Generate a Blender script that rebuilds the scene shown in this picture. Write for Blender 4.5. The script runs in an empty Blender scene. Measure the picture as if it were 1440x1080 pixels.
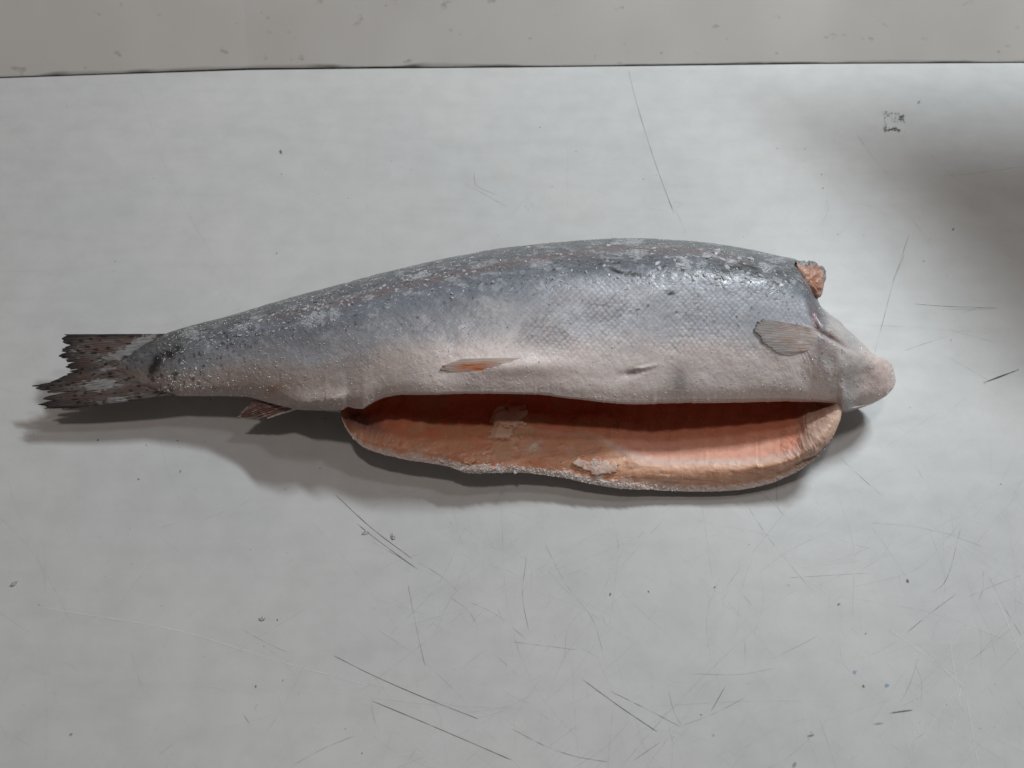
import bpy, math
import numpy as np
from mathutils import Vector

scene = bpy.context.scene
COL = scene.collection
rng = np.random.default_rng(7)

# ------------------------------------------------------------------ camera
CAM_H = 0.36
DEP = math.radians(55.0)              # angle below the horizon
FPX = 1082.0                          # focal length in units of 1/1440 frame width
cam_d = bpy.data.cameras.new("camera")
cam_d.sensor_width = 36.0
cam_d.lens = 36.0 * FPX / 1440.0
cam_d.clip_start = 0.01
cam_d.clip_end = 50.0
cam_d.dof.use_dof = True
cam_d.dof.focus_distance = 0.405
cam_d.dof.aperture_fstop = 13.0
cam = bpy.data.objects.new("camera", cam_d)
cam.location = (0, 0, CAM_H)
cam.rotation_euler = (math.pi / 2 - DEP, 0, 0)
COL.objects.link(cam)
scene.camera = cam

# ------------------------------------------------------------------ world (dim warm room)
world = bpy.data.worlds.new("World")
scene.world = world
world.use_nodes = True
bg = world.node_tree.nodes["Background"]
bg.inputs[0].default_value = (1.0, 0.85, 0.77, 1)
bg.inputs[1].default_value = 0.085

# ------------------------------------------------------------------ lamps
def area(name, loc, target, size_x, size_y, power, color):
    d = bpy.data.lights.new(name, 'AREA')
    d.shape = 'RECTANGLE'
    d.size, d.size_y = size_x, size_y
    d.energy = power
    d.color = color
    o = bpy.data.objects.new(name, d)
    o.location = loc
    o.rotation_euler = (Vector(target) - Vector(loc)).to_track_quat('-Z', 'Y').to_euler()
    COL.objects.link(o)
    return o

area("ceiling_lamp", (0.60, 0.87, 0.95), (0.0, 0.28, 0), 0.28, 0.055, 10.8, (0.89, 0.965, 1.0))
area("far_ceiling_lamp", (-0.10, 0.16, 2.2), (0, 0.27, 0), 0.22, 0.10, 8.0, (1.0, 0.88, 0.80))
area("side_ceiling_lamp", (1.0, 0.79, 2.0), (0, 0.27, 0), 0.22, 0.17, 4.2, (0.93, 0.96, 1.0))

scene.view_settings.view_transform = 'Standard'
scene.view_settings.look = 'None'
scene.view_settings.exposure = -0.05
scene.view_settings.gamma = 1.0
scene.render.engine = 'CYCLES'
scene.cycles.max_bounces = 8

# ------------------------------------------------------------------ geometry helpers
CD, SD = math.cos(DEP), math.sin(DEP)

def to_world(px, py, z):
    """point on the bench photo grid (1440 x 1080) at height z -> world xyz"""
    px, py, z = np.broadcast_arrays(np.asarray(px, float), np.asarray(py, float), np.asarray(z, float))
    a = (px - 720) / FPX
    b = (540 - py) / FPX
    dy = CD + b * SD
    dz = -SD + b * CD
    t = (z - CAM_H) / dz
    return np.stack([a * t, dy * t, z], -1)

def x_from(px, v, z):
    return (px - 720) / FPX * (v * CD + (CAM_H - z) * SD)

def py_of(v, z):
    d = v * CD + (CAM_H - z) * SD
    return 540 - FPX * (v * SD - (CAM_H - z) * CD) / d

def curve(pts):
    """monotone cubic through (x, y) keys"""
    p = np.array(pts, float)
    xs, ys = p[:, 0], p[:, 1]
    h = np.diff(xs); d = np.diff(ys) / h
    m = np.zeros(len(xs)); m[0], m[-1] = d[0], d[-1]
    for i in range(1, len(xs) - 1):
        if d[i-1] * d[i] > 0:
            w1, w2 = 2*h[i] + h[i-1], h[i] + 2*h[i-1]
            m[i] = (w1 + w2) / (w1 / d[i-1] + w2 / d[i])
    def f(x):
        x = np.clip(np.asarray(x, float), xs[0], xs[-1])
        i = np.clip(np.searchsorted(xs, x, side='right') - 1, 0, len(xs) - 2)
        t = (x - xs[i]) / h[i]
        return ((2*t**3 - 3*t**2 + 1) * ys[i] + (t**3 - 2*t**2 + t) * h[i] * m[i]
                + (-2*t**3 + 3*t**2) * ys[i+1] + (t**3 - t**2) * h[i] * m[i+1])
    return f

def catmull(ctrl, u):
    """ctrl (K, N, 2) control points, u (M,) in 0..K-1 -> (N, M, 2)"""
    K = ctrl.shape[0]
    i = np.clip(np.floor(u).astype(int), 0, K - 2)
    t = (u - i)[None, :, None]
    g = lambda k: np.swapaxes(ctrl[np.clip(k, 0, K - 1)], 0, 1)
    p1, p2 = g(i), g(i + 1)
    p0 = np.where((i == 0)[None, :, None], 2*p1 - p2, g(i - 1))
    p3 = np.where((i == K - 2)[None, :, None], 2*p2 - p1, g(i + 2))
    return 0.5 * (2*p1 + (p2 - p0)*t + (2*p0 - 5*p1 + 4*p2 - p3)*t**2 + (3*p1 - p0 - 3*p2 + p3)*t**3)

def hash2(ix, iy, seed):
    n = (ix.astype(np.int64) * 374761393 + iy.astype(np.int64) * 668265263 + seed * 1442695041) & 0xffffffff
    n = ((n ^ (n >> 13)) * 1274126177) & 0xffffffff
    n = n ^ (n >> 16)
    return (n & 0xffff) / 65535.0

def vnoise(x, y, seed=0):
    ix, iy = np.floor(x), np.floor(y)
    fx, fy = x - ix, y - iy
    fx = fx*fx*(3 - 2*fx); fy = fy*fy*(3 - 2*fy)
    a = hash2(ix, iy, seed); b = hash2(ix+1, iy, seed)
    c = hash2(ix, iy+1, seed); d = hash2(ix+1, iy+1, seed)
    return (a*(1-fx) + b*fx)*(1-fy) + (c*(1-fx) + d*fx)*fy

def fbm(x, y, seed=0, octv=4, gain=0.5):
    s = 0; amp = 1; tot = 0
    for o in range(octv):
        s = s + amp * vnoise(x * 2**o + 13.7*o, y * 2**o - 7.3*o, seed + o*17)
        tot += amp; amp *= gain
    return s / tot                              # 0..1, mean .5

def sstep(a, b, x):
    t = np.clip((x - a) / (b - a), 0, 1)
    return t*t*(3 - 2*t)

def mixc(c, c2, w):
    return c + (np.asarray(c2) - c) * np.asarray(w)[..., None]

def grid_normals(P):
    du = np.gradient(P, axis=0); dv = np.gradient(P, axis=1)
    n = np.cross(du, dv)
    l = np.linalg.norm(n, axis=-1, keepdims=True)
    return n / np.maximum(l, 1e-12)

def mesh_from(name, verts, faces, mat, col=None, parent=None, smooth=True, alpha=None):
    verts = np.ascontiguousarray(verts, dtype=np.float32)
    faces = np.ascontiguousarray(faces, dtype=np.int32)
    me = bpy.data.meshes.new(name)
    k = faces.shape[1]
    me.vertices.add(len(verts)); me.vertices.foreach_set('co', verts.ravel())
    me.loops.add(faces.size); me.loops.foreach_set('vertex_index', faces.ravel())
    me.polygons.add(len(faces))
    me.polygons.foreach_set('loop_start', np.arange(0, faces.size, k, dtype=np.int32))
    me.polygons.foreach_set('use_smooth', np.full(len(faces), smooth))
    me.update(calc_edges=True)
    if col is not None:
        c4 = np.ones((len(verts), 4), np.float32)
        c4[:, :3] = np.clip(col, 0, 1)
        if alpha is not None:
            c4[:, 3] = alpha
        at = me.color_attributes.new('Col', 'FLOAT_COLOR', 'POINT')
        at.data.foreach_set('color', c4.ravel())
    me.materials.append(mat)
    o = bpy.data.objects.new(name, me)
    COL.objects.link(o)
    if parent is not None:
        o.parent = parent
    return o

def grid_faces(n, m, flip=False, keep=None, off=0):
    i = np.arange(n - 1)[:, None]; j = np.arange(m - 1)[None, :]
    a = i*m + j; b = a + 1; c = a + m + 1; d = a + m
    f = np.stack([a, d, c, b] if flip else [a, b, c, d], -1).reshape(-1, 4)
    if keep is not None:
        f = f[keep.ravel()]
    return f + off

# ------------------------------------------------------------------ materials
def new_mat(name):
    m = bpy.data.materials.new(name)
    m.use_nodes = True
    nt = m.node_tree
    return m, nt, nt.nodes['Principled BSDF']

def attr_mat(name, rough=0.45, sss=0.0, sss_col=(1, .4, .25), bump=0.3, bscale=2500.0, spec=0.5, rvar=0.15, bdist=0.0003):
    m, nt, b = new_mat(name)
    N, L = nt.nodes, nt.links
    at = N.new('ShaderNodeAttribute'); at.attribute_name = 'Col'
    L.new(at.outputs['Color'], b.inputs['Base Color'])
    tc = N.new('ShaderNodeTexCoord')
    nz = N.new('ShaderNodeTexNoise'); nz.inputs['Scale'].default_value = bscale; nz.inputs['Detail'].default_value = 3
    L.new(tc.outputs['Object'], nz.inputs['Vector'])
    bp = N.new('ShaderNodeBump'); bp.inputs['Strength'].default_value = bump; bp.inputs['Distance'].default_value = bdist
    L.new(nz.outputs['Fac'], bp.inputs['Height'])
    L.new(bp.outputs['Normal'], b.inputs['Normal'])
    n2 = N.new('ShaderNodeTexNoise'); n2.inputs['Scale'].default_value = 120; n2.inputs['Detail'].default_value = 4
    L.new(tc.outputs['Object'], n2.inputs['Vector'])
    mr = N.new('ShaderNodeMapRange')
    mr.inputs['From Min'].default_value = .3; mr.inputs['From Max'].default_value = .7
    mr.inputs['To Min'].default_value = rough - rvar; mr.inputs['To Max'].default_value = rough + rvar
    L.new(n2.outputs['Fac'], mr.inputs['Value'])
    L.new(mr.outputs['Result'], b.inputs['Roughness'])
    b.inputs['Specular IOR Level'].default_value = spec
    if sss > 0:
        b.inputs['Subsurface Weight'].default_value = sss
        b.inputs['Subsurface Radius'].default_value = sss_col
        b.inputs['Subsurface Scale'].default_value = 0.003
    return m

M_skin = attr_mat('frozen_skin', rough=.36, sss=.12, bump=.5, bscale=1500, spec=.6)
M_skin.node_tree.nodes['Principled BSDF'].inputs['Coat Weight'].default_value = .30
M_skin.node_tree.nodes['Principled BSDF'].inputs['Coat Roughness'].default_value = .22
M_skin.node_tree.nodes['Principled BSDF'].inputs['Coat IOR'].default_value = 1.31
M_flesh = attr_mat('frozen_flesh', rough=.45, sss=.25, bump=.4, bscale=1100, spec=.4)
M_fin = attr_mat('fin_membrane', rough=.5, bump=.3, bscale=1500, spec=.35)

def ice_mat(name, base, rough, trans):
    m, nt, b = new_mat(name)
    b.inputs['Base Color'].default_value = (*base, 1)
    b.inputs['Roughness'].default_value = rough
    b.inputs['IOR'].default_value = 1.31
    b.inputs['Transmission Weight'].default_value = trans
    N, L = nt.nodes, nt.links
    tc = N.new('ShaderNodeTexCoord'); nz = N.new('ShaderNodeTexNoise')
    nz.inputs['Scale'].default_value = 900
    L.new(tc.outputs['Object'], nz.inputs['Vector'])
    bp = N.new('ShaderNodeBump'); bp.inputs['Strength'].default_value = .4; bp.inputs['Distance'].default_value = .0003
    L.new(nz.outputs['Fac'], bp.inputs['Height']); L.new(bp.outputs['Normal'], b.inputs['Normal'])
    return m

M_frost = ice_mat('frost', (.62, .635, .66), .30, .25)
M_rime = attr_mat('matte_rime', rough=.6, sss=.3, sss_col=(1, .8, .75), bump=.3, bscale=2500, spec=.3)
M_ice = ice_mat('clear_ice', (.70, .71, .72), .28, .55)

def mat_table():
    m, nt, b = new_mat('white_laminate')
    N, L = nt.nodes, nt.links
    tc = N.new('ShaderNodeTexCoord')
    def noise(scale, detail=4, sc=(1, 1, 1), rot=0, rough=.55):
        mp = N.new('ShaderNodeMapping'); mp.inputs['Scale'].default_value = sc
        mp.inputs['Rotation'].default_value = (0, 0, rot)
        n = N.new('ShaderNodeTexNoise'); n.inputs['Scale'].default_value = scale
        n.inputs['Detail'].default_value = detail; n.inputs['Roughness'].default_value = rough
        L.new(tc.outputs['Object'], mp.inputs['Vector']); L.new(mp.outputs['Vector'], n.inputs['Vector'])
        return n
    def ramp(src, p0, p1, c0, c1):
        r = N.new('ShaderNodeValToRGB')
        r.color_ramp.elements[0].position = p0; r.color_ramp.elements[0].color = (*c0, 1)
        r.color_ramp.elements[1].position = p1; r.color_ramp.elements[1].color = (*c1, 1)
        L.new(src.outputs['Fac'], r.inputs['Fac']); return r
    def mul(a, c, f=1.0):
        x = N.new('ShaderNodeMix'); x.data_type = 'RGBA'; x.blend_type = 'MULTIPLY'
        x.inputs['Factor'].default_value = f
        L.new(a, x.inputs[6]); L.new(c, x.inputs[7]); return x.outputs[2]
    base = ramp(noise(7, 5), .30, .70, (.540, .552, .558), (.600, .606, .600))
    mott = ramp(noise(55, 5, rough=.65), .32, .62, (.93, .93, .925), (1, 1, 1))
    wipe = ramp(noise(16, 4, (1, 6, 1), .25), .30, .55, (.925, .925, .915), (1, 1, 1))
    grime = ramp(noise(220, 5, (1, 2.6, 1), .5, .7), .24, .36, (.78, .775, .76), (1, 1, 1))
    hair = ramp(noise(420, 2, (1, 9, 1), -.62, .6), .22, .33, (.80, .795, .785), (1, 1, 1))
    hair2 = ramp(noise(380, 2, (1, 10, 1), 1.15, .6), .22, .32, (.82, .815, .805), (1, 1, 1))
    c = base.outputs['Color']
    for r, f in ((mott, 1.0), (wipe, .45), (grime, 1.0), (hair, 1.0), (hair2, .9)):
        c = mul(c, r.outputs['Color'], f)
    L.new(c, b.inputs['Base Color'])
    rr = noise(30, 5, (1, 3, 1), .3)
    mr = N.new('ShaderNodeMapRange')
    mr.inputs['From Min'].default_value = .3; mr.inputs['From Max'].default_value = .7
    mr.inputs['To Min'].default_value = .36; mr.inputs['To Max'].default_value = .46
    L.new(rr.outputs['Fac'], mr.inputs['Value']); L.new(mr.outputs['Result'], b.inputs['Roughness'])
    bn = noise(700, 3, (1, 5, 1), -.4)
    bp = N.new('ShaderNodeBump'); bp.inputs['Strength'].default_value = .12; bp.inputs['Distance'].default_value = .0002
    L.new(bn.outputs['Fac'], bp.inputs['Height']); L.new(bp.outputs['Normal'], b.inputs['Normal'])
    b.inputs['Specular IOR Level'].default_value = .26
    return m

def mat_wall():
    m, nt, b = new_mat('painted_panel')
    N, L = nt.nodes, nt.links
    tc = N.new('ShaderNodeTexCoord')
    n1 = N.new('ShaderNodeTexNoise'); n1.inputs['Scale'].default_value = 9; n1.inputs['Detail'].default_value = 6
    L.new(tc.outputs['Object'], n1.inputs['Vector'])
    r1 = N.new('ShaderNodeValToRGB')
    r1.color_ramp.elements[0].position = .3; r1.color_ramp.elements[0].color = (.60, .58, .55, 1)
    r1.color_ramp.elements[1].position = .7; r1.color_ramp.elements[1].color = (.68, .67, .645, 1)
    L.new(n1.outputs['Fac'], r1.inputs['Fac'])
    n2 = N.new('ShaderNodeTexNoise'); n2.inputs['Scale'].default_value = 70; n2.inputs['Detail'].default_value = 3
    mp = N.new('ShaderNodeMapping'); mp.inputs['Scale'].default_value = (1, 1, 1.6)
    L.new(tc.outputs['Object'], mp.inputs['Vector']); L.new(mp.outputs['Vector'], n2.inputs['Vector'])
    r2 = N.new('ShaderNodeValToRGB')
    r2.color_ramp.elements[0].position = .24; r2.color_ramp.elements[0].color = (.58, .54, .50, 1)
    r2.color_ramp.elements[1].position = .34; r2.color_ramp.elements[1].color = (1, 1, 1, 1)
    L.new(n2.outputs['Fac'], r2.inputs['Fac'])
    x = N.new('ShaderNodeMix'); x.data_type = 'RGBA'; x.blend_type = 'MULTIPLY'; x.inputs['Factor'].default_value = .8
    L.new(r1.outputs['Color'], x.inputs[6]); L.new(r2.outputs['Color'], x.inputs[7])
    L.new(x.outputs[2], b.inputs['Base Color'])
    b.inputs['Roughness'].default_value = .5
    return m

def plain(name, c, rough=.6, nscale=300, var=.25):
    m, nt, b = new_mat(name)
    N, L = nt.nodes, nt.links
    tc = N.new('ShaderNodeTexCoord'); n = N.new('ShaderNodeTexNoise'); n.inputs['Scale'].default_value = nscale
    L.new(tc.outputs['Object'], n.inputs['Vector'])
    r = N.new('ShaderNodeValToRGB')
    r.color_ramp.elements[0].color = (*[v*(1-var) for v in c], 1); r.color_ramp.elements[1].color = (*[min(1, v*(1+var)) for v in c], 1)
    L.new(n.outputs['Fac'], r.inputs['Fac']); L.new(r.outputs['Color'], b.inputs['Base Color'])
    b.inputs['Roughness'].default_value = rough
    return m

def mat_marks():
    m, nt, b = new_mat('scratch_dirt')
    N, L = nt.nodes, nt.links
    at = N.new('ShaderNodeAttribute'); at.attribute_name = 'Col'
    tr = N.new('ShaderNodeBsdfTransparent'); mx = N.new('ShaderNodeMixShader')
    L.new(at.outputs['Color'], b.inputs['Base Color'])
    b.inputs['Roughness'].default_value = .7
    L.new(at.outputs['Alpha'], mx.inputs[0]); L.new(tr.outputs[0], mx.inputs[1]); L.new(b.outputs[0], mx.inputs[2])
    L.new(mx.outputs[0], nt.nodes['Material Output'].inputs['Surface'])
    return m

M_table, M_wall, M_marks = mat_table(), mat_wall(), mat_marks()
M_gap = plain('dark_gap_grime', (.035, .027, .020), .8)
M_card = plain('cardboard', (.33, .22, .14), .8, 60)

# ------------------------------------------------------------------ worktop and back panel
SEAM = [(-700, 127), (-300, 117), (0, 110), (180, 104), (350, 98.5), (520, 96.5), (720, 95), (900, 93), (1150, 90), (1440, 88.5), (1900, 85), (2400, 80)]
seam = to_world([p[0] for p in SEAM], [p[1] for p in SEAM], 0.0)

def slab(name, top_pts, z0, z1, mat, parent=None, bevel=0.0):
    """closed prism from a plan outline (x, y)"""
    n = len(top_pts)
    v = [(x, y, z1) for x, y in top_pts] + [(x, y, z0) for x, y in top_pts]
    f = [list(range(n)), list(range(2*n - 1, n - 1, -1))] + [[i, i + n, (i + 1) % n + n, (i + 1) % n] for i in range(n)]
    me = bpy.data.meshes.new(name); me.from_pydata(v, [], f); me.update()
    me.materials.append(mat)
    o = bpy.data.objects.new(name, me); COL.objects.link(o)
    if parent is not None:
        o.parent = parent
    if bevel:
        b = o.modifiers.new('bevel', 'BEVEL'); b.width = bevel; b.segments = 3; b.limit_method = 'ANGLE'
    return o

front = [(1.3, -0.45), (-1.3, -0.45)]
worktop = slab('worktop', [(p[0], p[1]) for p in seam] + front, -0.03, 0.0, M_table)
worktop['kind'] = 'structure'
# dark dirty joint behind the worktop's rear edge
gapw = curve([(-700, 2), (0, 1.0), (180, 1.0), (300, 1.6), (420, 2.2), (520, 1.5), (720, .9), (1000, 1.2), (1200, .9), (1440, .9), (2400, 1.5)])
g_mm = gapw([p[0] for p in SEAM]) * 0.001
panel_front = [(p[0], p[1] + g) for p, g in zip(seam, g_mm)]
LEAN = .84                                             # panel slopes back: run per rise
def leaning(name, foot, height, thick, mat):
    n = len(foot)
    rows = [(0, .0004), (LEAN*height, height), (LEAN*height + thick, height - LEAN*thick*.6), (thick*1.5, .0004)]
    v = [(x, y + dy, z) for dy, z in rows for x, y in foot]
    f = [[k*n + i, k*n + i + 1, ((k+1) % 4)*n + i + 1, ((k+1) % 4)*n + i] for k in range(4) for i in range(n - 1)]
    f += [[k*n for k in range(3, -1, -1)], [k*n + n - 1 for k in range(4)]]
    me = bpy.data.meshes.new(name); me.from_pydata(v, [], f); me.update(); me.materials.append(mat)
    o = bpy.data.objects.new(name, me); COL.objects.link(o)
    return o
panel = leaning('back_panel', panel_front, .13, .02, M_wall)
panel['label'] = 'pale grey sloping panel along the rear edge of the white worktop'
panel['category'] = 'back panel'
joint = slab('grimy_joint', [(p[0], p[1] + .0002) for p in seam] + [(p[0], p[1] + .02) for p in seam[::-1]], -0.03, -0.002, M_gap, panel)
# dirt line left along the foot of the panel
vs, fs, cs, al = [], [], [], []
sx = np.linspace(-200, 1640, 900)
sy = np.interp(sx, [p[0] for p in SEAM], [p[1] for p in SEAM])
sw = to_world(sx, sy, 0.0)
sg = gapw(sx) * .001
hgt = (0.0012 + .0016 * fbm(sx / 40, sx * 0, 5, 4) ** 2) * (0.5 + 1.0 * sstep(.45, .75, fbm(sx / 130, sx * 0 + 3, 9, 2)))
amt = .30 + .65 * sstep(.38, .7, fbm(sx / 70, sx * 0 + 8, 31, 4))
V = np.stack([np.c_[sw[:, 0], sw[:, 1] + sg - .0003, np.full(len(sx), .0006)],
              np.c_[sw[:, 0], sw[:, 1] + sg - .0003 + LEAN*hgt, .0006 + hgt]], 1)
A = np.stack([amt, amt * 0], 1)
dirt = mesh_from('dirt_line', V.reshape(-1, 3), grid_faces(len(sx), 2), M_marks, np.tile((.055, .04, .028), (len(sx)*2, 1)), panel, alpha=A.ravel())
dirt['kind'] = 'stuff'

# unseen board added beyond the right edge, outlined to cast the upper-right shadow
def shade_board():
    e = bpy.data.objects.new('shade_board', None); e.location = (0.765, 0.57, 0); COL.objects.link(e)
    e['label'] = 'unseen brown board on legs, added to shade the right end of the worktop'
    e['category'] = 'shade board'
    slab('shade_slab', [(-.372, .091), (-.350, .03), (-.335, -.02), (-.31, -.075), (.30, -.09), (.30, .091)], .42, .436, M_card, e, .002)
    for x, y in ((.28, -.04), (.28, .075), (.12, -.04), (.12, .075)):
        slab('leg', [(x-.012, y-.012), (x+.012, y-.012), (x+.012, y+.012), (x-.012, y+.012)], .0005, .4195, M_card, e)
    return e
shade_board()

# ------------------------------------------------------------------ scratches and marks on the worktop
RV, RF, RC, RA = [], [], [], []
_nv = 0
def ribbon(pts_world, width, colr, alpha):
    """pts (n,3), width (n,), alpha (n,) : flat sliver lying on the worktop"""
    global _nv
    p = np.asarray(pts_world); n = len(p)
    t = np.gradient(p[:, :2], axis=0); t /= np.maximum(np.linalg.norm(t, axis=1, keepdims=True), 1e-9)
    nn = np.c_[-t[:, 1], t[:, 0]]
    w = np.broadcast_to(width, (n,))[:, None] / 2
    z = np.full((n, 1), .00012 + .00008 * rng.random())
    RV.append(np.stack([np.c_[p[:, :2] + nn*w, z], np.c_[p[:, :2] - nn*w, z]], 1).reshape(-1, 3))
    RF.append(grid_faces(n, 2, off=_nv))
    RC.append(np.tile(colr, (2*n, 1)))
    RA.append(np.repeat(np.broadcast_to(alpha, (n,)), 2))
    _nv += 2*n

def scratch(pix, width_mm=.22, dark=.8, colr=(.06, .05, .045), breakup=.5):
    p = np.array(pix, float)
    d = np.r_[0, np.cumsum(np.hypot(*np.diff(p, axis=0).T))]
    n = max(8, int(d[-1] / 3))
    s = np.linspace(0, d[-1], n)
    if len(p) > 2:
        xs = curve(np.c_[d, p[:, 0]])(s); ys = curve(np.c_[d, p[:, 1]])(s)
    else:
        xs = np.interp(s, d, p[:, 0]); ys = np.interp(s, d, p[:, 1])
    k = rng.random() * 999
    w = width_mm * .001 * (.5 + fbm(s / 14 + k, s*0, 3, 2))
    a = dark * (1 - breakup + breakup * sstep(.3, .6, fbm(s / 12 + k, s*0 + k, 4, 3)))
    a = a * np.minimum(1, np.minimum(s + 2, d[-1] - s + 2) / 10)
    ribbon(to_world(xs, ys, 0.0), w, colr, np.clip(a, 0, 1))

Z3 = lambda *q: [(x / 2, 620 + y / 2) for x, y in q]           # traced from enlarged quarters
Z4 = lambda *q: [(720 + x / 2, 620 + y / 2) for x, y in q]
Z2 = lambda *q: [(720 + x / 2, y / 2) for x, y in q]
Z5 = lambda *q: [(1040 + x / 3.6, 100 + y / 3.6) for x, y in q]
Z6 = lambda *q: [(1140 + x / 4.8, 350 + y / 4.8) for x, y in q]
Z1 = lambda *q: [(x / 2, y / 2) for x, y in q]
DARK = [
 Z3((944,152),(1045,245),(1160,332)), Z3((1003,232),(1040,262),(1175,362)), Z3((1040,280),(1120,325),(1180,365)),
 Z3((1178,342),(1240,380),(1290,425)), Z3((1270,442),(1320,480),(1338,512)), Z3((1312,450),(1370,475),(1428,510)),
 Z3((680,530),(750,568),(812,597)), Z3((937,603),(1040,655),(1200,725),(1345,782)), Z3((1044,730),(1200,795),(1440,898)),
 Z3((1044,730),(1056,810)), Z3((1146,395),(1170,520),(1196,635)), Z3((503,838),(443,887)), Z3((680,762),(704,798)), Z3((714,738),(731,786)),
 Z3((1398,607),(1440,643)), Z3((1000,828),(900,870),(820,915)), Z3((636,196),(575,222)), Z3((815,127),(775,156)),
 Z4((197,670),(300,745),(408,818)), Z4((275,703),(380,755),(475,805)), Z4((440,703),(455,760),(480,805)),
 Z4((0,810),(110,865),(190,890),(270,903)), Z4((250,487),(268,522)), Z4((84,768),(106,785)), Z4((0,640),(18,664)),
 Z4((920,45),(990,110),(1050,162)), Z4((690,140),(740,180),(768,215)), Z4((744,110),(745,170),(766,222)),
 Z4((650,165),(720,270),(800,370),(860,440)), Z4((1006,230),(1120,240),(1230,265),(1330,300)), Z4((1136,72),(1160,115)),
 Z4((778,385),(900,378),(1000,372)), Z4((1006,235),(1060,310),(1110,385)), Z4((865,545),(800,580),(756,600)),
 Z4((1262,245),(1215,400),(1180,430)), Z4((1325,360),(1325,410),(1310,455)), Z4((1440,560),(1380,460),(1340,380)),
 Z4((0,525),(40,557)), Z4((0,565),(120,580),(185,588)), Z4((90,285),(150,400),(230,510),(262,620)), Z4((45,300),(30,430),(48,540)),
 Z4((480,800),(560,770),(660,720)), Z4((420,845),(340,900)), Z4((436,838),(420,860)), Z4((1050,768),(1130,757)),
 Z4((600,690),(560,760)), Z4((500,655),(620,658),(740,640)), Z4((655,560),(655,640)), Z4((630,410),(680,470)),
 Z4((1440,375),(1360,405),(1280,440)), Z4((1110,540),(1170,490),(1250,430)), Z4((1145,600),(1120,680),(1090,740)),
 Z2((328,200),(345,270),(400,450),(455,600)), Z2((960,355),(1000,420),(1058,493)), Z2((1185,497),(1300,488),(1440,468)),
 Z5((868,745),(930,830),(990,920)), Z5((430,635),(450,690),(400,800)), Z5((590,320),(660,420),(750,525)), Z5((860,820),(800,1000),(770,1080)),
 Z5((585,670),(700,700),(750,735)), Z5((960,420),(1040,500),(1130,570)),
 Z6((700,372),(860,385),(1000,392),(1255,398)), Z6((865,408),(1100,406),(1260,404)), Z6((720,435),(880,433)), Z6((1020,432),(1060,418),(1120,406)),
 Z6((1298,410),(1350,402)), Z6((330,510),(600,525),(900,545),(1130,560)), Z6((620,690),(800,630),(960,575)),
 Z6((640,20),(560,220),(480,520),(430,710)), Z6((920,725),(1040,795),(1200,890)), Z6((930,545),(1270,640)),
 Z1((1334,480),(1334,520)), Z1((1305,515),(1360,545),(1430,585)), Z1((930,345),(915,390),(895,420)),
 [(666,245),(668,258),(700,275)], [(940,283),(957,310),(965,333)], [(945,287),(952,283),(957,287),(951,293),(945,288)],
]
for q in DARK:
    scratch(q, .14 + .10*rng.random(), .24 + .28*rng.random(), breakup=.75)
for q in (Z3((944,152),(1045,245),(1160,332)), Z3((937,603),(1040,655),(1200,725),(1345,782)), Z3((1044,730),(1200,795),(1440,898)),
          Z3((1003,232),(1040,262),(1175,362)), Z6((700,372),(860,385),(1000,392),(1255,398)), Z4((197,670),(300,745),(408,818))):
    scratch(q, .22, .70, breakup=.45)
scratch(Z2((328,200),(345,270),(400,450),(455,600)), .28, .55, breakup=.4)
scratch(Z6((1165,905),(1280,862),(1405,815)), .75, .85, (.09, .08, .075), .35)      # short dark gouge, right edge
scratch(Z6((1160,895),(1182,912)), .6, .9); scratch(Z6((1385,803),(1405,818)), .6, .9)
scratch(Z4((830,832),(850,826)), .9, .7); scratch(Z4((1015,797),(1045,794)), .8, .6); scratch(Z4((1060,766),(1125,757)), .6, .5)
LIGHTW = [Z4((1060,530),(1130,580),(1210,640),(1262,690)), Z4((1105,615),(1095,600)), Z4((1230,700),(1180,800),(1110,900)),
          Z4((1262,690),(1240,800),(1225,905)), Z4((1275,700),(1290,800),(1310,910)), Z4((1360,440),(1400,530),(1440,620)),
          Z4((1210,640),(1270,690),(1280,700)), Z4((1285,600),(1262,690),(1250,740)), Z4((1262,690),(1200,770),(1150,850)),
          Z3((120,470),(480,530),(800,625),(1040,690)), Z4((1200,740),(1130,830),(1100,880)), Z4((93,440),(97,462)), Z4((1230,560),(1245,660),(1265,760))]
for q in LIGHTW:
    scratch(q, .55, .35, (.85, .86, .88), .6)
# fine wear: short hairlines crossing in every direction
for k in range(1000):
    px = rng.uniform(-60, 1500); py = 130 + 1000 * rng.random() ** .8
    if rng.random() < .45:
        px = rng.uniform(520, 1440); py = rng.uniform(690, 1090)
    ang = rng.choice([.55, -.9, 1.35, 2.6, rng.uniform(0, 3.14)]) + rng.normal() * .15
    ln = rng.choice([12, 25, 45, 90]) * (.5 + rng.random())
    bend = rng.normal() * .12
    d = np.array([math.cos(ang), math.sin(ang)]); n_ = np.array([-d[1], d[0]])
    c0 = np.array([px, py])
    scratch([c0 - d*ln, c0 + n_*bend*ln, c0 + d*ln], .09 + .10*rng.random(), .05 + .15*rng.random()**2, (.10, .09, .08), .7)

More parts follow.
